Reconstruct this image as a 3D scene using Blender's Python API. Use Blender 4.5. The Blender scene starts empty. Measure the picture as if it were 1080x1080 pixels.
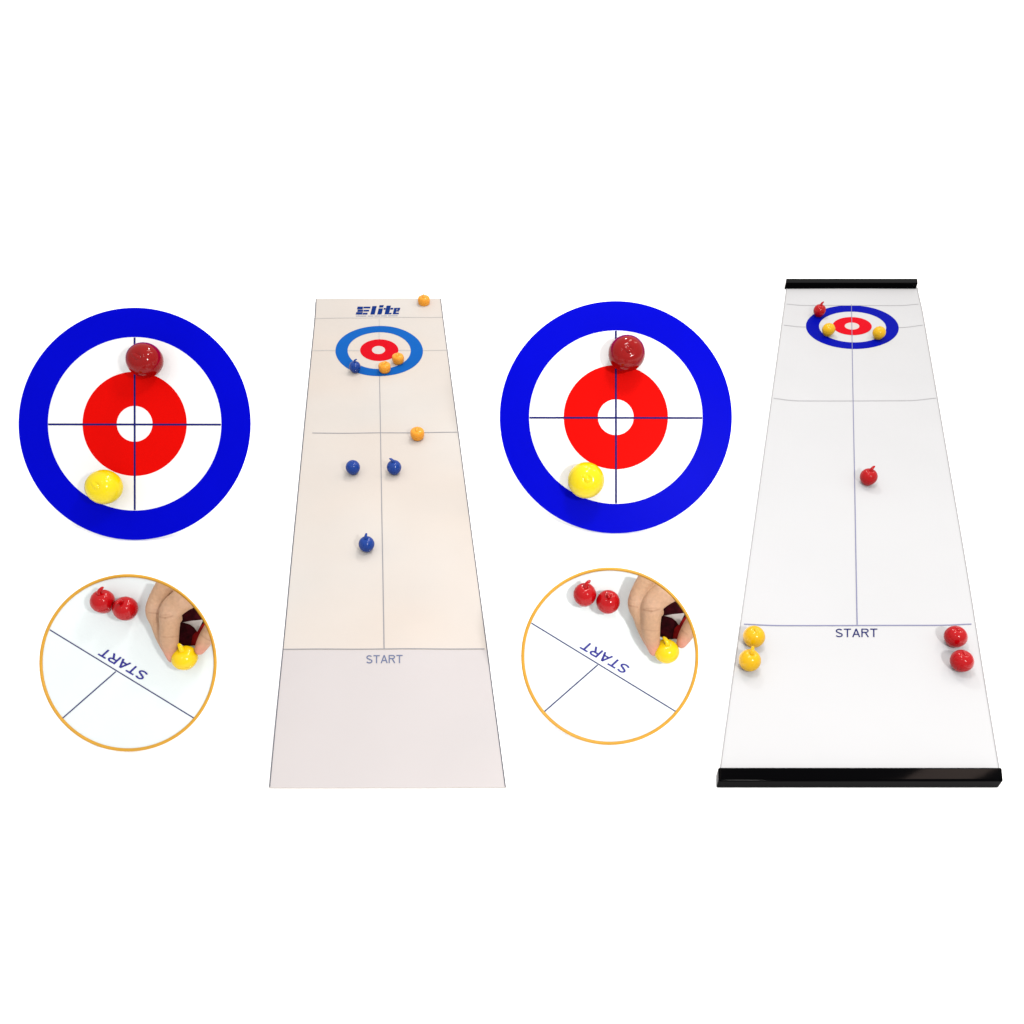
import bpy, bmesh, math, random
from mathutils import Vector, Matrix
random.seed(4)
S = bpy.context.scene
COL = S.collection

# ------------------------------------------------------------------ camera
F, CX, CY, CAM_H, HORIZON = 850.0, 540.0, 540.0, 0.80, -190.0      # photograph pixels (1080 frame)
PITCH = math.atan((CY - HORIZON) / F)
cd = bpy.data.cameras.new('camera')
cam = bpy.data.objects.new('camera', cd); COL.objects.link(cam)
cam.location = (0, 0, CAM_H); cam.rotation_euler = (math.pi/2 - PITCH, 0, 0)
cd.sensor_width = 36.0; cd.lens = F/1080*36.0; cd.clip_start = .01; cd.clip_end = 400
S.camera = cam

# ------------------------------------------------------------------ world: a white light tent, brighter overhead
W = bpy.data.worlds.new('World'); S.world = W; W.use_nodes = True
nt = W.node_tree; nt.nodes.clear()
tc = nt.nodes.new('ShaderNodeTexCoord'); sx = nt.nodes.new('ShaderNodeSeparateXYZ')
mr = nt.nodes.new('ShaderNodeMapRange'); bg = nt.nodes.new('ShaderNodeBackground'); ow = nt.nodes.new('ShaderNodeOutputWorld')
nt.links.new(tc.outputs['Generated'], sx.inputs[0]); nt.links.new(sx.outputs['Z'], mr.inputs['Value'])
mr.inputs['To Min'].default_value = .88; mr.inputs['To Max'].default_value = 1.28
nt.links.new(mr.outputs['Result'], bg.inputs['Strength']); bg.inputs['Color'].default_value = (1, 1, 1, 1)
nt.links.new(bg.outputs[0], ow.inputs['Surface'])

# ------------------------------------------------------------------ lamps
def lamp(name, loc, power, radius, color=(1, 1, 1)):
    d = bpy.data.lights.new(name, 'POINT'); d.energy = power; d.shadow_soft_size = radius; d.color = color
    o = bpy.data.objects.new(name, d); COL.objects.link(o); o.location = loc
    return o
lamp('key_lamp', (.62, -.26, 1.16), 62, .055, (1, .98, .96))
lamp('top_lamp', (.16, .80, 1.10), 15, .08)
lamp('rear_fill', (.12, 1.95, 1.35), 29, .08)  # added behind the mats to brighten their far ends
lamp('fill_lamp', (-.55, -.15, 1.9), 8, .06)
def reflection_light(name, loc, aim, w, h, power, color):
    d = bpy.data.lights.new(name, 'AREA'); d.shape = 'RECTANGLE'; d.size = w; d.size_y = h; d.energy = power; d.color = color
    o = bpy.data.objects.new(name, d); COL.objects.link(o); o.location = loc
    o.rotation_euler = (Vector(aim)-Vector(loc)).to_track_quat('-Z', 'Y').to_euler()
# two warm area lights added high at the back to make the rail-end reflections
reflection_light('reflection_light', (.66, 1.75, 2.05), (.23, .5, 0), .20, .9, 11, (1, .84, .74))
reflection_light('reflection_light', (1.93, 1.95, 2.25), (.55, .5, 0), .22, .9, 11, (1, .76, .66))

S.view_settings.view_transform = 'Standard'; S.view_settings.look = 'None'
S.cycles.caustics_reflective = False; S.cycles.caustics_refractive = False
S.view_settings.exposure = 0; S.view_settings.gamma = 1; S.view_settings.use_curve_mapping = False

# ------------------------------------------------------------------ geometry of the view
FWD = Vector((0, math.cos(PITCH), -math.sin(PITCH))); UP = Vector((0, math.sin(PITCH), math.cos(PITCH)))
RIGHT = Vector((1, 0, 0)); EYE = Vector((0, 0, CAM_H))
def ray(px, py): return RIGHT*((px-CX)/F) + UP*((CY-py)/F) + FWD
def on_ground(px, py, z=0.0):
    d = ray(px, py); t = (z-CAM_H)/d.z
    return EYE + d*t, t                                            # point, depth along the axis
FACING = Matrix.Rotation(math.pi/2 - PITCH, 3, 'X')                 # boards that lean back at this angle

# ------------------------------------------------------------------ materials
def material(name, color, rough=.5, spec=.5, noise=0.0, nscale=30.0, bump=0.0, bscale=200.0, coat=0.0, attr=None, sss=0.0, metal=0.0, color2=None):
    m = bpy.data.materials.new(name); m.use_nodes = True
    n = m.node_tree.nodes; L = m.node_tree.links; b = n['Principled BSDF']
    b.inputs['Roughness'].default_value = rough; b.inputs['Specular IOR Level'].default_value = spec
    b.inputs['Coat Weight'].default_value = coat; b.inputs['Coat Roughness'].default_value = .05
    b.inputs['Metallic'].default_value = metal
    if sss:
        b.inputs['Subsurface Weight'].default_value = sss; b.inputs['Subsurface Scale'].default_value = .003
        b.inputs['Subsurface Radius'].default_value = (1, .35, .2)
    c = (*color, 1); b.inputs['Base Color'].default_value = c
    src = None
    if attr:
        a = n.new('ShaderNodeAttribute'); a.attribute_name = attr; src = a.outputs['Color']
    if noise or bump or color2:
        t = n.new('ShaderNodeTexCoord')
    if color2:
        n2 = n.new('ShaderNodeTexNoise'); n2.inputs['Scale'].default_value = 3.2; n2.inputs['Detail'].default_value = 2
        L.new(t.outputs['Object'], n2.inputs['Vector'])
        r2 = n.new('ShaderNodeMapRange'); r2.inputs['From Min'].default_value = .35; r2.inputs['From Max'].default_value = .65
        L.new(n2.outputs['Fac'], r2.inputs['Value'])
        mx = n.new('ShaderNodeMix'); mx.data_type = 'RGBA'; mx.inputs[6].default_value = c; mx.inputs[7].default_value = (*color2, 1)
        L.new(r2.outputs['Result'], mx.inputs[0]); src = mx.outputs[2]
    if noise:
        nz = n.new('ShaderNodeTexNoise'); nz.inputs['Scale'].default_value = nscale; nz.inputs['Detail'].default_value = 5
        L.new(t.outputs['Object'], nz.inputs['Vector'])
        r = n.new('ShaderNodeMapRange'); r.inputs['From Min'].default_value = .3; r.inputs['From Max'].default_value = .7
        r.inputs['To Min'].default_value = 1-noise; r.inputs['To Max'].default_value = 1+noise
        L.new(nz.outputs['Fac'], r.inputs['Value'])
        v = n.new('ShaderNodeVectorMath'); v.operation = 'SCALE'
        if src: L.new(src, v.inputs[0])
        else: v.inputs[0].default_value = color
        L.new(r.outputs['Result'], v.inputs['Scale']); src = v.outputs[0]
    if src: L.new(src, b.inputs['Base Color'])
    if bump:
        nb = n.new('ShaderNodeTexNoise'); nb.inputs['Scale'].default_value = bscale; nb.inputs['Detail'].default_value = 4
        L.new(t.outputs['Object'], nb.inputs['Vector'])
        bp = n.new('ShaderNodeBump'); bp.inputs['Strength'].default_value = bump; bp.inputs['Distance'].default_value = .001
        L.new(nb.outputs['Fac'], bp.inputs['Height']); L.new(bp.outputs[0], b.inputs['Normal'])
    return m
M = {}
M['ground']    = material('white_floor', (.94, .94, .94), .9, .05)
M['beige']     = material('beige_vinyl', (.432, .386, .345), .42, .12, .025, 6, .05, 25, color2=(.425, .403, .378))  # second tint puts uneven light and sheen into the vinyl's colour
M['blush']     = material('blush_vinyl', (.385, .362, .360), .42, .12, .015, 6, .05, 25)
M['white_mat'] = material('white_vinyl', (.396, .402, .409), .40, .10, .015, 5, .04, 25)
M['edge_dark'] = material('dark_mat_edge', (.08, .085, .105), .6, .1)
M['edge_pale'] = material('pale_mat_edge', (.27, .27, .275), .6, .1)
M['sky_blue']  = material('mid_blue_ink', (.004, .075, .30), .45, .012, .04, 12)
M['ink_red']   = material('bright_red_ink', (.43, .002, .008), .45, .012, .03, 12)
M['ink_pale']  = material('pale_ink', (.42, .38, .36), .45, .1)
M['royal']     = material('royal_blue_ink', (.0005, .003, .235), .45, .012, .04, 12)
M['line_grey'] = material('grey_line_ink', (.20, .20, .215), .5, .1)
M['line_dim']  = material('faint_line_ink', (.36, .345, .33), .5, .1)
M['line_blue'] = material('blue_grey_line_ink', (.15, .155, .25), .5, .1)
M['line_lite'] = material('pale_grey_line_ink', (.29, .29, .30), .5, .1)
M['text_slate']= material('slate_lettering', (.10, .12, .20), .5, .1)
M['text_navy'] = material('navy_lettering', (.012, .015, .09), .5, .1)
M['logo']      = material('logo_blue', (.003, .02, .13), .5, .012)
M['logo_pale'] = material('logo_subline_blue', (.22, .23, .29), .5, .1)  # pale ink of the tiny broken line under the wordmark
M['disc_blue'] = material('board_blue', (.0004, .0012, .38), .38, .012, .03, 10, .05, 60)
M['disc_red']  = material('board_red', (.50, .0022, .0012), .42, .012, .02, 14)
M['disc_white']= material('board_white', (.62, .62, .62), .45, .1)
M['disc_line'] = material('board_line', (.008, .010, .10), .5, .012)
M['panel']     = material('panel_white', (.56, .60, .60), .5, .1, .012, 16)
M['gold']      = material('gold_rim', (.46, .235, .022), .38, .2, .05, 40)
M['panel_line']= material('panel_line_ink', (.035, .035, .11), .5, .1)
M['panel_text']= material('panel_lettering', (.03, .028, .19), .5, .1)
M['black']     = material('black_plastic', (.0004, .0004, .0006), .06, .018, 0, 10, .03, 30)
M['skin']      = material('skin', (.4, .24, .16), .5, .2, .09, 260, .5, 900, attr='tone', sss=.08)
M['maroon']    = material('maroon_cloth', (.018, .0007, .002), .9, .05, .55, 170, .4, 900)
M['red_pad']    = material('dark_red_matte', (.14, .003, .003), .9, .05, .25, 150, .3, 900)
M['nail']      = material('nail', (.50, .27, .21), .25, .35)
M['cuff']      = material('grey_white_cloth', (.30, .275, .26), .9, .1, .06, 200, .3, 900)
STONE = {
 'red':     material('red_plastic', (.30, .0008, .0025), .12, .24, .03, 60, .02, 90),
 'deepred': material('deep_red_plastic', (.19, .0012, .0012), .10, .20, .04, 60, .02, 90),
 'yellow':  material('yellow_plastic', (.53, .30, .003), .16, .25, .03, 60, .02, 90),
 'lemon':   material('lemon_plastic', (.57, .445, .002), .15, .25, .03, 60, .02, 90),
 'bright':  material('bright_yellow_plastic', (.58, .39, .002), .16, .25, .03, 60, .02, 90),
 'orange':  material('orange_plastic', (.62, .245, .02), .2, .2, .03, 60, .02, 90),
 'blue':    material('blue_plastic', (.003, .03, .19), .12, .28, .03, 60, .02, 90),
}

# ------------------------------------------------------------------ helpers
def props(o, label=None, cat=None, group=None, kind=None):
    if label: o['label'] = label
    if cat: o['category'] = cat
    if group: o['group'] = group
    if kind: o['kind'] = kind
    return o
class MB:
    """collects polygons with a material each"""
    def __init__(s): s.v = []; s.f = []; s.m = []; s.mats = []
    def mi(s, mat):
        if mat not in s.mats: s.mats.append(mat)
        return s.mats.index(mat)
    def add(s, verts, faces, mat):
        k = len(s.v); s.v += [tuple(p) for p in verts]; i = s.mi(mat)
        for f in faces: s.f.append([k+a for a in f]); s.m.append(i)
    def box(s, x0, x1, y0, y1, z0, z1, mat, T=None):
        c = [Vector((x, y, z)) for z in (z0, z1) for y in (y0, y1) for x in (x0, x1)]
        if T: c = [T @ p for p in c]
        s.add(c, [(0,2,3,1),(4,5,7,6),(0,1,5,4),(2,6,7,3),(0,4,6,2),(1,3,7,5)], mat)
    def build(s, name, parent=None, smooth=False):
        me = bpy.data.meshes.new(name); me.from_pydata(s.v, [], s.f)
        for m in s.mats: me.materials.append(m)
        me.polygons.foreach_set('material_index', s.m)
        if smooth: me.polygons.foreach_set('use_smooth', [True]*len(s.f))
        me.update()
        o = bpy.data.objects.new(name, me); COL.objects.link(o)
        if parent: o.parent = parent
        return o
def lathe(prof, n=40):
    V = []; Fc = []
    for r, z in prof:
        V += [(r*math.cos(2*math.pi*i/n), r*math.sin(2*math.pi*i/n), z) for i in range(n)]
    for j in range(len(prof)-1):
        for i in range(n):
            a = j*n+i; b = j*n+(i+1) % n
            Fc.append((a, b, b+n, a+n))
    Fc.append(tuple(range(n))[::-1]); Fc.append(tuple(range((len(prof)-1)*n, len(prof)*n)))
    return V, Fc
def tube(pts, rads, n=14, flat=1.0):
    V = []; Fc = []; side = None
    P = [Vector(p) for p in pts]
    for k, p in enumerate(P):
        t = (P[min(k+1, len(P)-1)] - P[max(k-1, 0)]).normalized()
        if side is None: side = t.cross(Vector((.13, 1, .21))).normalized()
        side = (side - t*side.dot(t)).normalized(); nn = t.cross(side)
        for i in range(n):
            a = 2*math.pi*i/n
            V.append(p + side*(math.cos(a)*rads[k]) + nn*(math.sin(a)*rads[k]*flat))
    for k in range(len(P)-1):
        for i in range(n):
            a = k*n+i; b = k*n+(i+1) % n
            Fc.append((a, b, b+n, a+n))
    Fc.append(tuple(range(n))[::-1]); Fc.append(tuple(range((len(P)-1)*n, len(P)*n)))
    return V, Fc
def smoothpath(pts, k=6):
    """Catmull-Rom through points of any dimension"""
    out = []; n = len(pts)
    for i in range(n-1):
        p0, p1, p2, p3 = pts[max(i-1, 0)], pts[i], pts[i+1], pts[min(i+2, n-1)]
        for s in range(k):
            t = s/k
            out.append([.5*((2*b)+(-a+c)*t+(2*a-5*b+4*c-d)*t*t+(-a+3*b-3*c+d)*t**3) for a, b, c, d in zip(p0, p1, p2, p3)])
    out.append(list(pts[-1])); return out
def grotesque(word, w=.135, gap=.10):
    """capitals drawn as even strokes; returns a unit box shape"""
    arc = lambda cx, cy, rx, ry, a0, a1, n=14: [(cx+rx*math.cos(math.radians(a0+(a1-a0)*i/n)), cy+ry*math.sin(math.radians(a0+(a1-a0)*i/n))) for i in range(n+1)]
    h = w/2
    G = {
     'S': (.74, [arc(.37, .735, .265, .20, 25, 270, 18) + arc(.37, .262, .30, .20, 90, -160, 20)[0:]]),
     'T': (.72, [[(0, 1-h), (.72, 1-h)], [(.36, 0), (.36, 1-w)]]),
     'A': (.82, [[(.07, 0), (.41, .985)], [(.41, .985), (.75, 0)], [(.20, .33), (.62, .33)]]),
     'R': (.78, [[(h, 0), (h, 1)], [(w, 1-h)] + arc(.44, .745, .23, .1875, 90, -90) + [(w, .5575-h+h)], [(.40, .55), (.70, 0)]]),
    }
    V = []; Fc = []; x0 = 0
    for ch in word:
        adv, paths = G[ch]
        for P in paths:
            k = len(V); n = len(P)
            for i, p in enumerate(P):
                a = P[max(i-1, 0)]; b = P[min(i+1, n-1)]; dx, dy = b[0]-a[0], b[1]-a[1]; L = math.hypot(dx, dy) or 1
                V += [(x0+p[0]-dy/L*h, p[1]+dx/L*h), (x0+p[0]+dy/L*h, p[1]-dx/L*h)]
            for i in range(n-1): Fc.append((k+2*i, k+2*i+1, k+2*i+3, k+2*i+2))
        x0 += adv+gap
    x0 -= gap
    return [(x/x0, y) for x, y in V], Fc
START = grotesque('START')

# ------------------------------------------------------------------ the setting
g = MB(); g.add([(-60, -60, 0), (60, -60, 0), (60, 160, 0), (-60, 160, 0)], [(0, 1, 2, 3)], M['ground'])
props(g.build('ground'), kind='structure')

# ------------------------------------------------------------------ curling mats
class Mat:
    """a vinyl mat on the floor; corners tl, tr, br, bl and a lift(u, v) of its sheet above the floor"""
    def __init__(s, tl, tr, br, bl, lift, thick=.0016):
        s.c = (tl, tr, br, bl); s.lift = lift; s.th = thick; s.mb = MB()
    def edges(s, py):
        tl, tr, br, bl = s.c
        return tl[0]+(bl[0]-tl[0])*(py-tl[1])/(bl[1]-tl[1]), tr[0]+(br[0]-tr[0])*(py-tr[1])/(br[1]-tr[1])
    def pt(s, px, py, e=0.0):
        xl, xr = s.edges(py); u = (px-xl)/(xr-xl); v = (py-s.c[0][1])/(s.c[3][1]-s.c[0][1])
        p, _ = on_ground(px, py, s.th); p.z += s.lift(u, v) + e
        return p
    def sheet(s, zone, nu=48, nv=150):
        """zone(v) gives the material of a row"""
        y0, y1 = s.c[0][1], s.c[3][1]; V = []; Fc = {}
        for j in range(nv+1):
            y = y0+(y1-y0)*(j/nv)**1.25; xl, xr = s.edges(y)
            for i in range(nu+1): V.append(s.pt(xl+(xr-xl)*i/nu, y))
        k = (nu+1); n = len(V)
        B = [Vector((p.x, p.y, p.z-s.th+.0001)) for p in V]
        groups = {}
        for j in range(nv):
            for i in range(nu):
                a = j*k+i; groups.setdefault(zone((j+.5)/nv), []).append((a, a+k, a+k+1, a+1))
        first = True; base = len(s.mb.v); s.mb.v += [tuple(p) for p in V+B]
        for m, fs in groups.items():
            mi = s.mb.mi(m)
            for f in fs: s.mb.f.append([base+q for q in f]); s.mb.m.append(mi)
            if first: mi0 = mi; first = False
        for j in range(nv):
            for i in range(nu):
                a = n+j*k+i; s.mb.f.append([base+q for q in (a, a+1, a+k+1, a+k)]); s.mb.m.append(mi0)
        rim = [i for i in range(nu)]+[j*k+nu for j in range(nv)]+[nv*k+i for i in range(nu, 0, -1)]+[j*k for j in range(nv, 0, -1)]
        for a, b in zip(rim, rim[1:]+rim[:1]): s.mb.f.append([base+q for q in (a, b, b+n, a+n)]); s.mb.m.append(mi0)
    def line(s, a, b, w, mat, e=.0004, n=60, wb=None):
        V = []; Fc = []; dx, dy = b[0]-a[0], b[1]-a[1]; L = math.hypot(dx, dy); nx, ny = -dy/L, dx/L; wb = wb or w
        for i in range(n+1):
            t = i/n; ww = (w+(wb-w)*t)/2; x = a[0]+dx*t; y = a[1]+dy*t
            V += [s.pt(x+nx*ww, y+ny*ww, e), s.pt(x-nx*ww, y-ny*ww, e)]
        for i in range(n): Fc.append((2*i, 2*i+1, 2*i+3, 2*i+2))
        s.mb.add(V, Fc, mat)
    def ring(s, o, i, mat, e=.0003, n=96, tilt=0.0):
        """o, i = (cx, cy, a, b) outer and inner outline"""
        V = []; Fc = []; R = 5; ct, st = math.cos(tilt), math.sin(tilt)
        for r in range(R+1):
            q = [i[k]+(o[k]-i[k])*r/R for k in range(4)]
            for k in range(n):
                a = 2*math.pi*k/n; x = q[2]*math.cos(a); y = q[3]*math.sin(a)
                V.append(s.pt(q[0]+x*ct-y*st, q[1]+x*st+y*ct, e))
        for r in range(R):
            for k in range(n):
                a = r*n+k; b = r*n+(k+1) % n; Fc.append((a, b, b+n, a+n))
        s.mb.add(V, Fc, mat)
    def shape(s, V, Fc, box, mat, e=.0004, slant=0.0):
        x0, y0, x1, y1 = box
        s.mb.add([s.pt(x0+(x1-x0)*x+slant*y, y1+(y0-y1)*y, e) for x, y in V], Fc, mat)

def sstep(a, b, x):
    t = max(0, min(1, (x-a)/(b-a))); return t*t*(3-2*t)

# left mat: beige, no end rails, far end curling up from being rolled
def lift_beige(u, v):
    return .0065*(max(0, .045-v)/.045)**2 + .0008*math.sin(v*9+u*2)**2 + .0006*math.sin(u*7+v*5)**2
mt = Mat((333.6, 318, 0), (465.2, 318, 0), (533.8, 831, 0), (283.8, 831, 0), lift_beige)
mt.sheet(lambda v: M['beige'] if v < .765 else M['blush'])
for a, b in (((333.9, 318.3), (284.5, 830.6)), ((464.9, 318.3), (533.1, 830.6))):
    mt.line(a, b, .8, M['edge_dark'], e=.0005, n=150, wb=1.1)
c = lambda o: (o[0]+o[1])/2
def ell(x0, x1, y0, y1): return ((x0+x1)/2, (y0+y1)/2, (x1-x0)/2, (y1-y0)/2)
e1, e2, e3, e4 = ell(353.9, 446.1, 344.3, 397.2), ell(366.7, 433.2, 351, 389.7), ell(379.9, 420.2, 358.5, 381.3), ell(392.4, 406.2, 365.5, 374)
mt.ring(e1, e2, M['sky_blue']); mt.ring(e3, e4, M['ink_red']); mt.ring(e4, (e4[0], e4[1], .01, .01), M['ink_pale'])
mt.line((331.5, 336.2), (468, 335.2), .6, M['line_dim'])
mt.line((329.6, 370.2), (353.7, 370.4), .65, M['line_dim']); mt.line((446.4, 369.8), (472.6, 369.6), .65, M['line_dim'])
mt.line((366.9, 370.3), (379.7, 370.3), .7, M['line_dim']); mt.line((420.3, 370), (433, 370), .7, M['line_dim'])
mt.line((400, 337), (400.2, 344.2), .8, M['line_dim']); mt.line((399.9, 351.1), (399.9, 358.4), .7, M['line_dim'])
mt.line((400.4, 397.4), (405.2, 684.6), .7, M['line_grey'], wb=1.1, e=.00045)
mt.line((329.5, 457.2), (482.5, 456.6), .72, M['line_grey'])
mt.line((298.8, 685.1), (511.2, 685.1), .95, M['line_grey'], e=.0005)
mt.shape(*START, (386.2, 691.6, 424.8, 700.2), M['text_slate'])
# heavy slanted wordmark along the far end, cut from plain strokes
def poly(pts): return [(x, y) for x, y in pts], [tuple(range(len(pts)))]
LB = (375.2, 324.0, 420.6, 332.6)
def stroke(x0, x1, y0, y1): mt.shape(*poly([(x0, y0), (x1, y0), (x1, y1), (x0, y1)]), LB, M['logo'], slant=2.6)
stroke(.00, .15, .00, .26); stroke(.02, .15, .30, .54); stroke(.00, .13, .58, .86); stroke(.16, .27, .00, .20); stroke(.16, .29, .34, .52); stroke(.14, .30, .68, .86)
stroke(.34, .44, .00, .92)                                           # l
stroke(.50, .60, .00, .66); stroke(.50, .60, .76, 1.0)               # i
stroke(.67, .77, .00, .94); stroke(.62, .665, .52, .70); stroke(.775, .84, .52, .70); stroke(.775, .83, .0, .16)   # t
stroke(.86, .925, .00, .70); stroke(.927, 1.0, .00, .17); stroke(.927, .99, .30, .43); stroke(.927, .94, .55, .70); stroke(.942, 1.0, .45, .70)   # e
for a, b in ((375.5, 386.5), (388, 394), (395, 401), (402, 408), (409.5, 419.5)):
    mt.line((a, 334.0), (b, 334.0), .7, M['logo_pale'], n=8)
beige_mat = mt.mb.build('curling_mat')
props(beige_mat, 'beige curling mat without end rails, blue logo beyond its light blue target', 'curling mat', 'curling mats')

# right mat: white, black end rails, long edges lifting a little
def lift_white(u, v):
    e = max(sstep(.20, 0, u), sstep(.80, 1.0, u)); k = .0052*sstep(0, .06, v)*sstep(1.0, .42, v)
    return k*(.25*e+.75*e*e) + .0005*math.sin(v*8+u*3)**2
mw = Mat((829.5, 303, 0), (967.4, 303, 0), (1054.2, 814, 0), (759.0, 814, 0), lift_white)
mw.sheet(lambda v: M['white_mat'])
for a, b in (((829.6, 304), (759.6, 811)), ((967.3, 304), (1053.6, 811))):
    mw.line(a, b, .9, M['edge_pale'], e=.0005, n=150, wb=1.3)
e1, e2, e3, e4 = ell(849.9, 947.9, 322.3, 368.2), ell(863.7, 934.6, 329, 361.3), ell(878, 919.4, 334.7, 353.7), ell(890.8, 906.2, 340.5, 347.9)
T = math.radians(1.6)
mw.ring(e1, e2, M['royal'], tilt=T); mw.ring(e3, e4, M['ink_red'], tilt=T); mw.ring(e4, (e4[0], e4[1], .01, .01), M['ink_pale'], tilt=T)
mw.line((829.3, 322.4), (968.3, 322.4), .6, M['line_lite'])
mw.line((826.2, 345.4), (849.6, 345.2), .65, M['line_lite']); mw.line((948.2, 345.6), (972.4, 345.4), .65, M['line_lite'])
mw.line((897.9, 321.5), (903.9, 659.2), .6, M['line_blue'], wb=1.2, e=.0006, n=120)
mw.line((815.2, 423), (986.2, 422.8), .8, M['line_lite'])
mw.line((784.2, 660), (1023.6, 660), 1.1, M['line_blue'], e=.0005)
mw.shape(*START, (881, 663.3, 925.2, 672.3), M['text_navy'])
t_ = bpy.data.objects.new('curling_mat', None); COL.objects.link(t_); t_.location = on_ground(903, 830)[0]
props(t_, 'white curling mat with glossy black end rails and a royal blue target', 'curling mat', 'curling mats')
ps = mw.mb.build('playing_surface'); ps.parent = t_; ps.matrix_parent_inverse = Matrix.Translation(-t_.location)
def rail(xa, xb, yb, xc, xd, yf, height):
    """back edge xa-xb at row yb and front edge xc-xd at row yf of its top face"""
    top = [on_ground(x, y, height)[0] for x, y in ((xa, yb), (xb, yb), (xd, yf), (xc, yf))]
    o0 = Vector((sum(p.x for p in top)/4, sum(p.y for p in top)/4, 0))
    bm = bmesh.new(); U = [bm.verts.new(p-o0) for p in top]; D = [bm.verts.new(Vector((p.x, p.y, .0002))-o0) for p in top]
    bm.faces.new(U); bm.faces.new(D[::-1])
    for i in range(4): bm.faces.new((U[i], D[i], D[(i+1) % 4], U[(i+1) % 4]))
    bmesh.ops.recalc_face_normals(bm, faces=bm.faces)
    bmesh.ops.bevel(bm, geom=list(bm.edges), offset=.0022, segments=4, profile=.6, affect='EDGES')
    me = bpy.data.meshes.new('end_rail'); bm.to_mesh(me); bm.free(); me.materials.append(M['black'])
    for p in me.polygons: p.use_smooth = True
    o = bpy.data.objects.new('end_rail', me); COL.objects.link(o); o.parent = t_; o.location = o0 - t_.location
    w = o.modifiers.new('normals', 'WEIGHTED_NORMAL'); w.keep_sharp = False
    return o
rail(757.6, 1057.0, 809.2, 757.9, 1058.4, 823.4, .0155); rail(829.2, 967.8, 293.6, 828.8, 968.2, 298.4, .0155)

# ------------------------------------------------------------------ curling stones
# unit radius, standing on z = 0: a tapering lower shell, a groove, a domed upper shell and a curved handle
BASE_P = [(.40, 0), (.47, .015), (.56, .09), (.70, .25), (.84, .45), (.93, .62), (.962, .72), (.955, .745), (.93, .755)]
BODY_P = [(.93, .757), (.968, .768), (.985, .80), (.997, .88), (1.0, .96), (.985, 1.08), (.945, 1.22), (.87, 1.37), (.765, 1.51), (.63, 1.625), (.47, 1.705), (.31, 1.742), (.20, 1.735), (.12, 1.70), (.05, 1.675)]
ZS = 1.15
BASE_P = [(r, z*ZS) for r, z in BASE_P]; BODY_P = [(r, z*ZS) for r, z in BODY_P]
GRIP = smoothpath([(0, 0, 1.82, .21), (.01, 0, 2.00, .19), (.06, 0, 2.19, .165), (.20, 0, 2.34, .14), (.40, 0, 2.42, .115), (.54, 0, 2.41, .06)], 5)
LOW_GRIP = smoothpath([(-.28, 0, 1.80, .15), (-.10, 0, 1.935, .15), (.10, 0, 1.975, .135), (.32, 0, 1.94, .12), (.56, 0, 1.79, .07)], 5)
FLUSH_GRIP = [(x, y, z-.055, r) for x, y, z, r in LOW_GRIP]
# the orange set has a blockier shell with a broad flat bar on top
BLOCK_BASE = [(.50, 0), (.62, .02), (.78, .14), (.90, .34), (.955, .56), (.965, .66), (.935, .685)]
BLOCK_BODY = [(.935, .687), (.975, .70), (1.0, .76), (1.0, 1.02), (.98, 1.22), (.93, 1.38), (.84, 1.50), (.70, 1.575), (.50, 1.61), (.25, 1.62), (.05, 1.62)]
BLOCK_GRIP = smoothpath([(-.52, 0, 1.56, .13), (-.30, 0, 1.66, .17), (0, 0, 1.70, .18), (.30, 0, 1.69, .17), (.56, 0, 1.60, .11)], 5)
meshes = {}
def stone_meshes(color, low=False):
    if (color, low) in meshes: return meshes[(color, low)]
    out = []; block = color == 'orange'
    g = BLOCK_GRIP if block else FLUSH_GRIP if low == 'flush' else LOW_GRIP if low else GRIP
    for nm, (V, Fc) in (('body', lathe(BLOCK_BODY if block else BODY_P)), ('base', lathe(BLOCK_BASE if block else BASE_P)), ('handle', tube([p[:3] for p in g], [p[3] for p in g], flat=1.25))):
        me = bpy.data.meshes.new(nm); me.from_pydata([tuple(v) for v in V], [], Fc); me.materials.append(STONE[color])
        me.polygons.foreach_set('use_smooth', [True]*len(Fc)); me.update(); out.append((nm, me))
    meshes[(color, low)] = out
    return out
GROUP = 'miniature curling stones'
def stone(color, R, loc, rot, label, low=False, squat=1.0):
    t = bpy.data.objects.new('curling_stone', None); COL.objects.link(t)
    t.location = loc; t.rotation_mode = 'QUATERNION'; t.rotation_quaternion = rot; t.scale = (R, R, R*squat); t.empty_display_size = 1
    props(t, label, 'curling stone', GROUP)
    for nm, me in stone_meshes(color, low):
        o = bpy.data.objects.new(nm, me); COL.objects.link(o); o.parent = t
    return t
def on_mat(m, color, px, py, d, turn, label, low=False):
    """a stone standing on a mat; px, py = middle of its body, d = its width in the picture"""
    z = .016; squat = 1.0
    for _ in range(4):
        P, dep = on_ground(px, py, z); R = d/2*dep/F; z = .0022 + R*(.86 if color == 'orange' else 1.02)
    zz = m.th + .0004
    stone(color, R, (P.x, P.y, zz), Matrix.Rotation(math.radians(turn), 4, 'Z').to_quaternion(), label, low, squat)
on_mat(mt, 'orange', 447.1, 317.0, 12.8, 100, 'orange stone on the far edge of the beige mat, right of the blue logo', True)
on_mat(mt, 'orange', 419.8, 378.2, 12.7, 80,  'orange stone touching the red ring of the light blue target', True)
on_mat(mt, 'orange', 405.6, 387.4, 13.0, 60,  'orange stone on the near blue band of the light blue target', True)
on_mat(mt, 'orange', 440.2, 457.4, 14.8, 90,  'lone orange stone on the grey cross line of the beige mat', True)
on_mat(mt, 'blue', 374.3, 387.0, 12.2, 20,    'dark blue stone on the left of the light blue target')
on_mat(mt, 'blue', 372.2, 493.0, 15.2, 60,    'dark blue stone left of the centre line, level with another blue stone', True)
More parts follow.
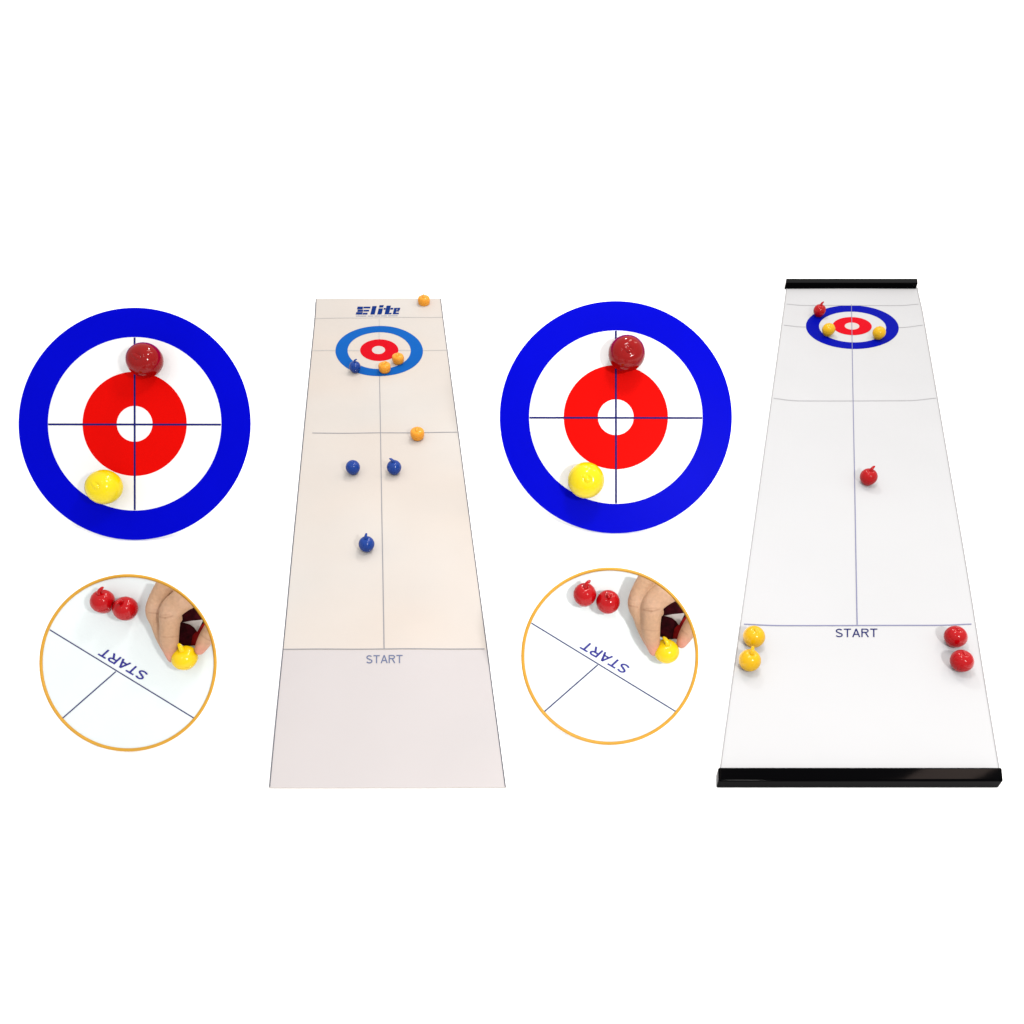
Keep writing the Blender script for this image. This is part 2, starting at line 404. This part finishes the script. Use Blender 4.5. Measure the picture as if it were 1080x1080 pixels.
on_mat(mt, 'blue', 415.6, 493.0, 15.4, 165,   'dark blue stone just right of the centre line of the beige mat')
on_mat(mt, 'blue', 386.6, 574.0, 16.8, 80,    'dark blue stone nearest the start line of the beige mat, handle upright')
on_mat(mw, 'red', 864.4, 327.4, 12.6, 35,     'red stone on the outer edge of the royal blue target on the white mat')
on_mat(mw, 'yellow', 873.9, 347.6, 13.2, 90,  'yellow stone left of the red ring on the royal blue target', True)
on_mat(mw, 'yellow', 927.2, 351.0, 13.2, 90,  'yellow stone right of the red ring on the royal blue target', True)
on_mat(mw, 'red', 916.1, 503.0, 17.6, 35,     'lone red stone right of the centre line halfway down the white mat')
on_mat(mw, 'yellow', 795.2, 671.6, 22.8, -85, 'yellow stone touching the start line at the left edge of the white mat', True)
on_mat(mw, 'yellow', 790.7, 696.6, 23.0, 75,  'yellow stone in front of another yellow one on the white mat')
on_mat(mw, 'red', 1007.8, 671.6, 22.6, 115,   'red stone touching the start line at the right edge of the white mat', True)
on_mat(mw, 'red', 1014.4, 697.2, 23.0, 100,   'red stone in front of another red one on the white mat', True)

# ------------------------------------------------------------------ boards that lean back on a strut
TH = .003
class Board:
    """a round board facing up and forward; local x right, y up its face, z out of its face; pixels of the photograph map to its face"""
    def __init__(s, cx, cy, r):
        s.cx, s.cy, s.r = cx, cy, r
        s.base, s.D = on_ground(cx, cy+r, TH*math.sin(PITCH)+.0006)
        s.k = s.D/F
    def xy(s, px, py, z=0.0):
        q = 1-z/s.D                                                 # nearer points sit closer to the axis
        return Vector(((px-CX)*s.k*q-(s.cx-CX)*s.k, (CY-py)*s.k*q-(CY-s.cy-s.r)*s.k, z))
    def world(s, p): return s.base + FACING @ p
    def place(s, o): o.location = s.base; o.rotation_euler = (math.pi/2-PITCH, 0, 0); return o
    def annulus(s, mb, r0, r1, mat, z=0.0, n=160, c=None):
        cx, cy = c or (s.cx, s.cy); V = []; Fc = []
        rr = [max(r0, .02), r1]
        for r in rr:
            V += [s.xy(cx+r*math.cos(2*math.pi*i/n), cy+r*math.sin(2*math.pi*i/n)) + Vector((0, 0, z)) for i in range(n)]
        for i in range(n): Fc.append((i, n+i, n+(i+1) % n, (i+1) % n)[::-1])
        mb.add(V, Fc, mat)
    def strip(s, mb, a, b, w, mat, z=.0003):
        dx, dy = b[0]-a[0], b[1]-a[1]; L = math.hypot(dx, dy); nx, ny = -dy/L*w/2, dx/L*w/2
        mb.add([s.xy(x, y)+Vector((0, 0, z)) for x, y in ((a[0]+nx, a[1]+ny), (b[0]+nx, b[1]+ny), (b[0]-nx, b[1]-ny), (a[0]-nx, a[1]-ny))], [(0, 1, 2, 3)], mat)
    def back(s, mb, r, mat, n=160):
        """rim, rear face and the strut that props the board up"""
        c = s.xy(s.cx, s.cy); q = r*s.k; V = []
        for z, f in ((0, 1), (-TH*.5, .997), (-TH, .985)):
            V += [c+Vector((q*f*math.cos(2*math.pi*i/n), q*f*math.sin(2*math.pi*i/n), z)) for i in range(n)]
        Fc = [(j*n+i, j*n+(i+1) % n, (j+1)*n+(i+1) % n, (j+1)*n+i) for j in (0, 1) for i in range(n)] + [tuple(range(2*n, 3*n))]
        mb.add(V, Fc[:-1], mat); mb.add([v-Vector((0, 0, .0001)) for v in V[2*n:]], [tuple(range(n))], M['disc_white'])
        top = c+Vector((0, q*.45, -TH-.0072)); inv = FACING.inverted()
        wt = s.world(top); foot = inv @ (Vector((wt.x, wt.y+.10*q, .002))-s.base)
        V, Fc = tube([top, foot], [.007, .007], 10); mb.add(V, Fc, M['disc_white'])

def target_board(cx, cy, side, n):
    b = Board(cx, cy, 122.5); mb = MB()
    b.annulus(mb, 91.4, 122.5, M['disc_blue']); b.annulus(mb, 55, 91.4, M['disc_white'])
    b.annulus(mb, 18.8, 55, M['disc_red']); b.annulus(mb, 0, 18.8, M['disc_white'])
    b.strip(mb, (cx, cy-91), (cx+.2, cy+91), 2.0, M['disc_line']); b.strip(mb, (cx-91, cy+.6), (cx+91, cy+.9), 1.9, M['disc_line'], .0005)
    b.back(mb, 122.5, M['disc_blue'])
    o = b.place(mb.build('target_board'))
    props(o, 'round blue white and red target board standing %s' % side, 'target board', 'round target boards')
    for col, dx, dy, d, turn, what in (('deepred', 11.2, -67.0, 36.6, 150, 'deep red stone on the round target board %s'),
                                       ('lemon', -31.6, 66.6, 36.4, 135, 'lemon yellow stone on the round target board %s')):
        # the middle of the dome is drawn nearer the eye than the board
        R = d/2*b.k*(1.05-.065*abs(cx-CX)/400); p = b.xy(cx+dx, cy+dy, 1.02*R)
        q = (FACING.to_4x4() @ Matrix.Rotation(math.radians(turn), 4, 'Z')).to_quaternion()
        stone(col, R, b.world(Vector((p.x, p.y, .0007))), q, what % side, 'flush')
    return b
target_board(142.0, 447.0, 'left of the beige mat', 0)
target_board(649.5, 440.0, 'between the two mats', 1)

def apply_mods(o):
    dg = bpy.context.evaluated_depsgraph_get()
    me = bpy.data.meshes.new_from_object(o.evaluated_get(dg)); o.modifiers.clear(); old = o.data; o.data = me; bpy.data.meshes.remove(old)

def gold_panel(cx, cy, side):
    ox, oy = cx-135.2, cy-699.0
    b = Board(cx, cy, 93.4); mb = MB()
    P = lambda x, y: (x+ox, y+oy)                                   # pixels as in the left panel
    b.annulus(mb, 0, 92.0, M['panel']); b.back(mb, 92.0, M['panel'])
    b.strip(mb, P(52.6, 664.2), P(204.4, 757.2), 1.25, M['panel_line']); b.strip(mb, P(122.4, 708.2), P(66.2, 757.4), 1.25, M['panel_line'], .0005)
    # lettering seen from its far side: runs up and to the left, heads towards the start line
    V, Fc = grotesque('START', .165); bx = Vector((-46.5, -27.5)); by = Vector((-7.0, 6.4))*1.12; o0 = Vector((157.3, 710.6))
    mb.add([b.xy(*P(*(o0+bx*x+by*y)))+Vector((0, 0, .0004)) for x, y in V], [f for f in Fc], M['panel_text'])
    t = bpy.data.objects.new('round_panel', None); COL.objects.link(t); b.place(t)
    props(t, 'round white panel in a thin gold rim lettered START, %s' % side, 'panel', 'gold rimmed panels')
    mb.build('panel', t)
    rm = MB(); n = 160; V = []; c = b.xy(cx, cy); k = 10
    for i in range(n):
        a = 2*math.pi*i/n
        for j in range(k):
            w = 2*math.pi*j/k; r = (91.9+1.75*math.cos(w))*b.k
            V.append(c+Vector((r*math.cos(a), r*math.sin(a), .0002+.0014*math.sin(w))))
    rm.add(V, [(i*k+j, ((i+1) % n)*k+j, ((i+1) % n)*k+(j+1) % k, i*k+(j+1) % k) for i in range(n) for j in range(k)], M['gold'])
    rm.build('rim', t, True)
    # stones, standing as if on a surface sloping away up the panel
    def tilted(col, px, py, d, turn, lean, label, low=False, squat=1.0):
        R = d/2*b.k*.98; ax = Matrix.Rotation(math.radians(-lean), 4, 'X')
        z = R*1.0; p = b.xy(*P(px, py), z)
        M4 = ax @ Matrix.Rotation(math.radians(turn), 4, 'Z')
        foot = p - (M4.to_3x3() @ Vector((0, 0, 1.02*R*squat)))
        # lowest point of the leaning stone touches the panel
        low_z = min((M4.to_3x3() @ Vector((r*math.cos(a)*R, r*math.sin(a)*R, zz*R*squat))).z for r, zz in BASE_P+BODY_P for a in [2*math.pi*i/24 for i in range(24)])
        foot.z = .0006 - low_z
        q = (FACING.to_4x4() @ M4).to_quaternion()
        stone(col, R, b.world(foot), q, label, low, squat)
    tilted('red', 108.7, 634.4, 24.6, 40, 50, 'red stone farther from the hand on the gold rimmed panel %s' % side)
    tilted('red', 133.0, 642.0, 25.2, -100, 42, 'red stone nearer the hand on the gold rimmed panel %s' % side)
    tilted('bright', 194.8, 694.2, 27.0, 130, 52, 'yellow stone pinched by fingers on the gold rimmed panel %s' % side, squat=.86)
    # ---- hand reaching in from the upper right, cut where the gold rim ends
    Zf = 9.82
    def H(zx, zy, h):                                               # close-up coordinates -> panel space, h = height over the panel in pixels
        return b.xy(*P(130+zx/Zf, 600+zy/Zf), h*b.k)
    chains = [
        # (x, y, height, radius) middle, index, thumb, ring, little
        [(620, -60, 30, 112), (475, 130, 27, 106), (340, 400, 22, 100), (372, 560, 17, 82), (412, 690, 12, 76), (470, 830, 8, 60), (497, 880, 6, 48)],
        [(905, 90, 42, 150), (740, 235, 39, 136), (600, 330, 36, 120), (497, 432, 33, 112), (481, 580, 27, 98), (476, 700, 22, 94), (490, 820, 16, 78), (512, 915, 12, 56)],
        [(1120, 470, 34, 130), (985, 560, 28, 100), (890, 670, 21, 82), (835, 760, 16, 72), (792, 838, 13, 52)],
        [(640, 60, 20, 100), (500, 250, 14, 92), (440, 430, 11, 84), (470, 600, 9, 66), (520, 640, 9, 50)],
        [(700, 120, 12, 84), (600, 290, 10, 76), (540, 420, 9, 66), (560, 520, 8, 50)],
    ]
    hb = bmesh.new()
    for ch in chains:
        pts = smoothpath(ch, 8)
        for q in pts:
            r = q[3]/Zf*b.k
            mtx = Matrix.Translation(H(q[0], q[1], q[2])) @ Matrix.Diagonal((r, r, r, 1))
            bmesh.ops.create_icosphere(hb, subdivisions=3, radius=1, matrix=mtx)
    for q in ((900, 60, 36, 190), (1060, 250, 34, 190), (1150, 400, 32, 160), (780, -40, 30, 150)):
        r = q[3]/Zf*b.k
        bmesh.ops.create_icosphere(hb, subdivisions=3, radius=1, matrix=Matrix.Translation(H(*q[:3])) @ Matrix.Diagonal((r, r, r, 1)))
    me = bpy.data.meshes.new('person'); hb.to_mesh(me); hb.free()
    hand = bpy.data.objects.new('person', me); COL.objects.link(hand); b.place(hand)
    rmod = hand.modifiers.new('r', 'REMESH'); rmod.mode = 'VOXEL'; rmod.voxel_size = .00075
    sm = hand.modifiers.new('s', 'SMOOTH'); sm.iterations = 5; sm.factor = .5
    bpy.context.view_layer.update(); apply_mods(hand)
    # trimming volume: everything inside the rim and above the panel
    cm = MB(); V = []; n = 96
    for z in (.0009, .11):
        V += [b.xy(cx+90.2*math.cos(2*math.pi*i/n), cy+90.2*math.sin(2*math.pi*i/n), z) for i in range(n)]
    cm.add(V, [tuple(range(n))[::-1] if False else tuple(range(n)), tuple(range(n, 2*n))[::-1]] + [(i, n+i, n+(i+1) % n, (i+1) % n) for i in range(n)], M['skin'])
    cut = cm.build('trim'); b.place(cut)
    bmc = bmesh.new(); bmc.from_mesh(cut.data); bmesh.ops.recalc_face_normals(bmc, faces=bmc.faces); bmc.to_mesh(cut.data); bmc.free()
    def trim(o):
        bo = o.modifiers.new('b', 'BOOLEAN'); bo.operation = 'INTERSECT'; bo.object = cut; bo.solver = 'EXACT'
        bpy.context.view_layer.update(); apply_mods(o)
    trim(hand)
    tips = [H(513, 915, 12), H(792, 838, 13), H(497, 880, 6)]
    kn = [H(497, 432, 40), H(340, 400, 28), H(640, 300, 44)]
    crease_shade = [(H(*p, 34).xy, H(*q, 34).xy, dk, wd) for p, q, dk, wd in (  # shade of the finger creases put into the tone colour, no grooves
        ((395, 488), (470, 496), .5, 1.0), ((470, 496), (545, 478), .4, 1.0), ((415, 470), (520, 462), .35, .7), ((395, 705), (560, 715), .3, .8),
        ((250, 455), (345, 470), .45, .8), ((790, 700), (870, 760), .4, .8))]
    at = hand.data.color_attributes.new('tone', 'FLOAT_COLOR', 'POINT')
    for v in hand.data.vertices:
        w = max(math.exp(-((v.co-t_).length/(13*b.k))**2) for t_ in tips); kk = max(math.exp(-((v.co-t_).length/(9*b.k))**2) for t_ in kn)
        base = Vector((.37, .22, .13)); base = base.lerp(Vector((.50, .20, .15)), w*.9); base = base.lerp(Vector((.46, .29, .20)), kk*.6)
        for (ax, ay), (bx_, by_), dk, wd in crease_shade:
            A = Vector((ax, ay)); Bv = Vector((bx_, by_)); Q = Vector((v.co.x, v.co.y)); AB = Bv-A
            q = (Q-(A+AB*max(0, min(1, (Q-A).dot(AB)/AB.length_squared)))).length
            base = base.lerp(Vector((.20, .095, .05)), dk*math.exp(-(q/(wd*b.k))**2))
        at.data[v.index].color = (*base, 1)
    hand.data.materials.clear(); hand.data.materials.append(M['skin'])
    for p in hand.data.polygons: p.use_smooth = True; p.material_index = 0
    props(hand, 'bare hand pinching a yellow stone on the gold rimmed panel %s' % side, 'person', 'hands in the gold rimmed panels')
    def pad(name, outline, h0, h1, mat):
        V = []; m = len(outline); mbp = MB(); cxo = sum(p[0] for p in outline)/m; cyo = sum(p[1] for p in outline)/m
        rings = [(1.0, h0), (1.0, h0+.5*(h1-h0)), (.93, h0+.85*(h1-h0)), (.7, h1), (.3, h1*1.03)]
        for f, h in rings: V += [H(cxo+(x-cxo)*f, cyo+(y-cyo)*f, h) for x, y in outline]
        Fc = [(r*m+i, r*m+(i+1) % m, (r+1)*m+(i+1) % m, (r+1)*m+i) for r in range(len(rings)-1) for i in range(m)]
        Fc += [tuple(range(m))[::-1], tuple(range((len(rings)-1)*m, len(rings)*m))]
        mbp.add(V, Fc, mat); o = mbp.build(name, None, True); b.place(o)
        bq = bmesh.new(); bq.from_mesh(o.data); bmesh.ops.recalc_face_normals(bq, faces=bq.faces); bq.to_mesh(o.data); bq.free()
        trim(o); o.data.materials.clear(); o.data.materials.append(mat)
        o.location = (0, 0, 0); o.rotation_euler = (0, 0, 0); o.parent = hand
        return o
    pad('sleeve', [(560, 480), (640, 420), (740, 360), (860, 470), (900, 600), (850, 700), (760, 790), (640, 800), (560, 760), (540, 600)], .8, 3.2, M['maroon'])
    pad('cuff', [(612, 553), (700, 538), (830, 526), (800, 590), (768, 655), (735, 610), (690, 575)], 3.0, 4.6, M['cuff'])
    pad('red_pad', [(715, 690), (780, 615), (842, 550), (872, 610), (810, 700), (770, 800), (700, 790)], 1.0, 4.2, M['red_pad'])  # dark red pad between the sleeve and the thumb
    bpy.data.objects.remove(cut)
    nb = bmesh.new()                                               # thumb nail, set into the outer side of the tip
    bmesh.ops.create_uvsphere(nb, u_segments=20, v_segments=12, radius=1, matrix=Matrix.Translation(H(812, 822, 16.2)) @ Matrix.Rotation(math.radians(-28), 4, 'Z') @ Matrix.Diagonal((3.4*b.k, 5.2*b.k, 2.4*b.k, 1)))
    nm = bpy.data.meshes.new('nail'); nb.to_mesh(nm); nb.free(); nm.materials.append(M['nail'])
    for p in nm.polygons: p.use_smooth = True
    no = bpy.data.objects.new('nail', nm); COL.objects.link(no); no.parent = hand
gold_panel(135.2, 699.0, 'left of the beige mat')
gold_panel(643.2, 692.0, 'between the two mats')
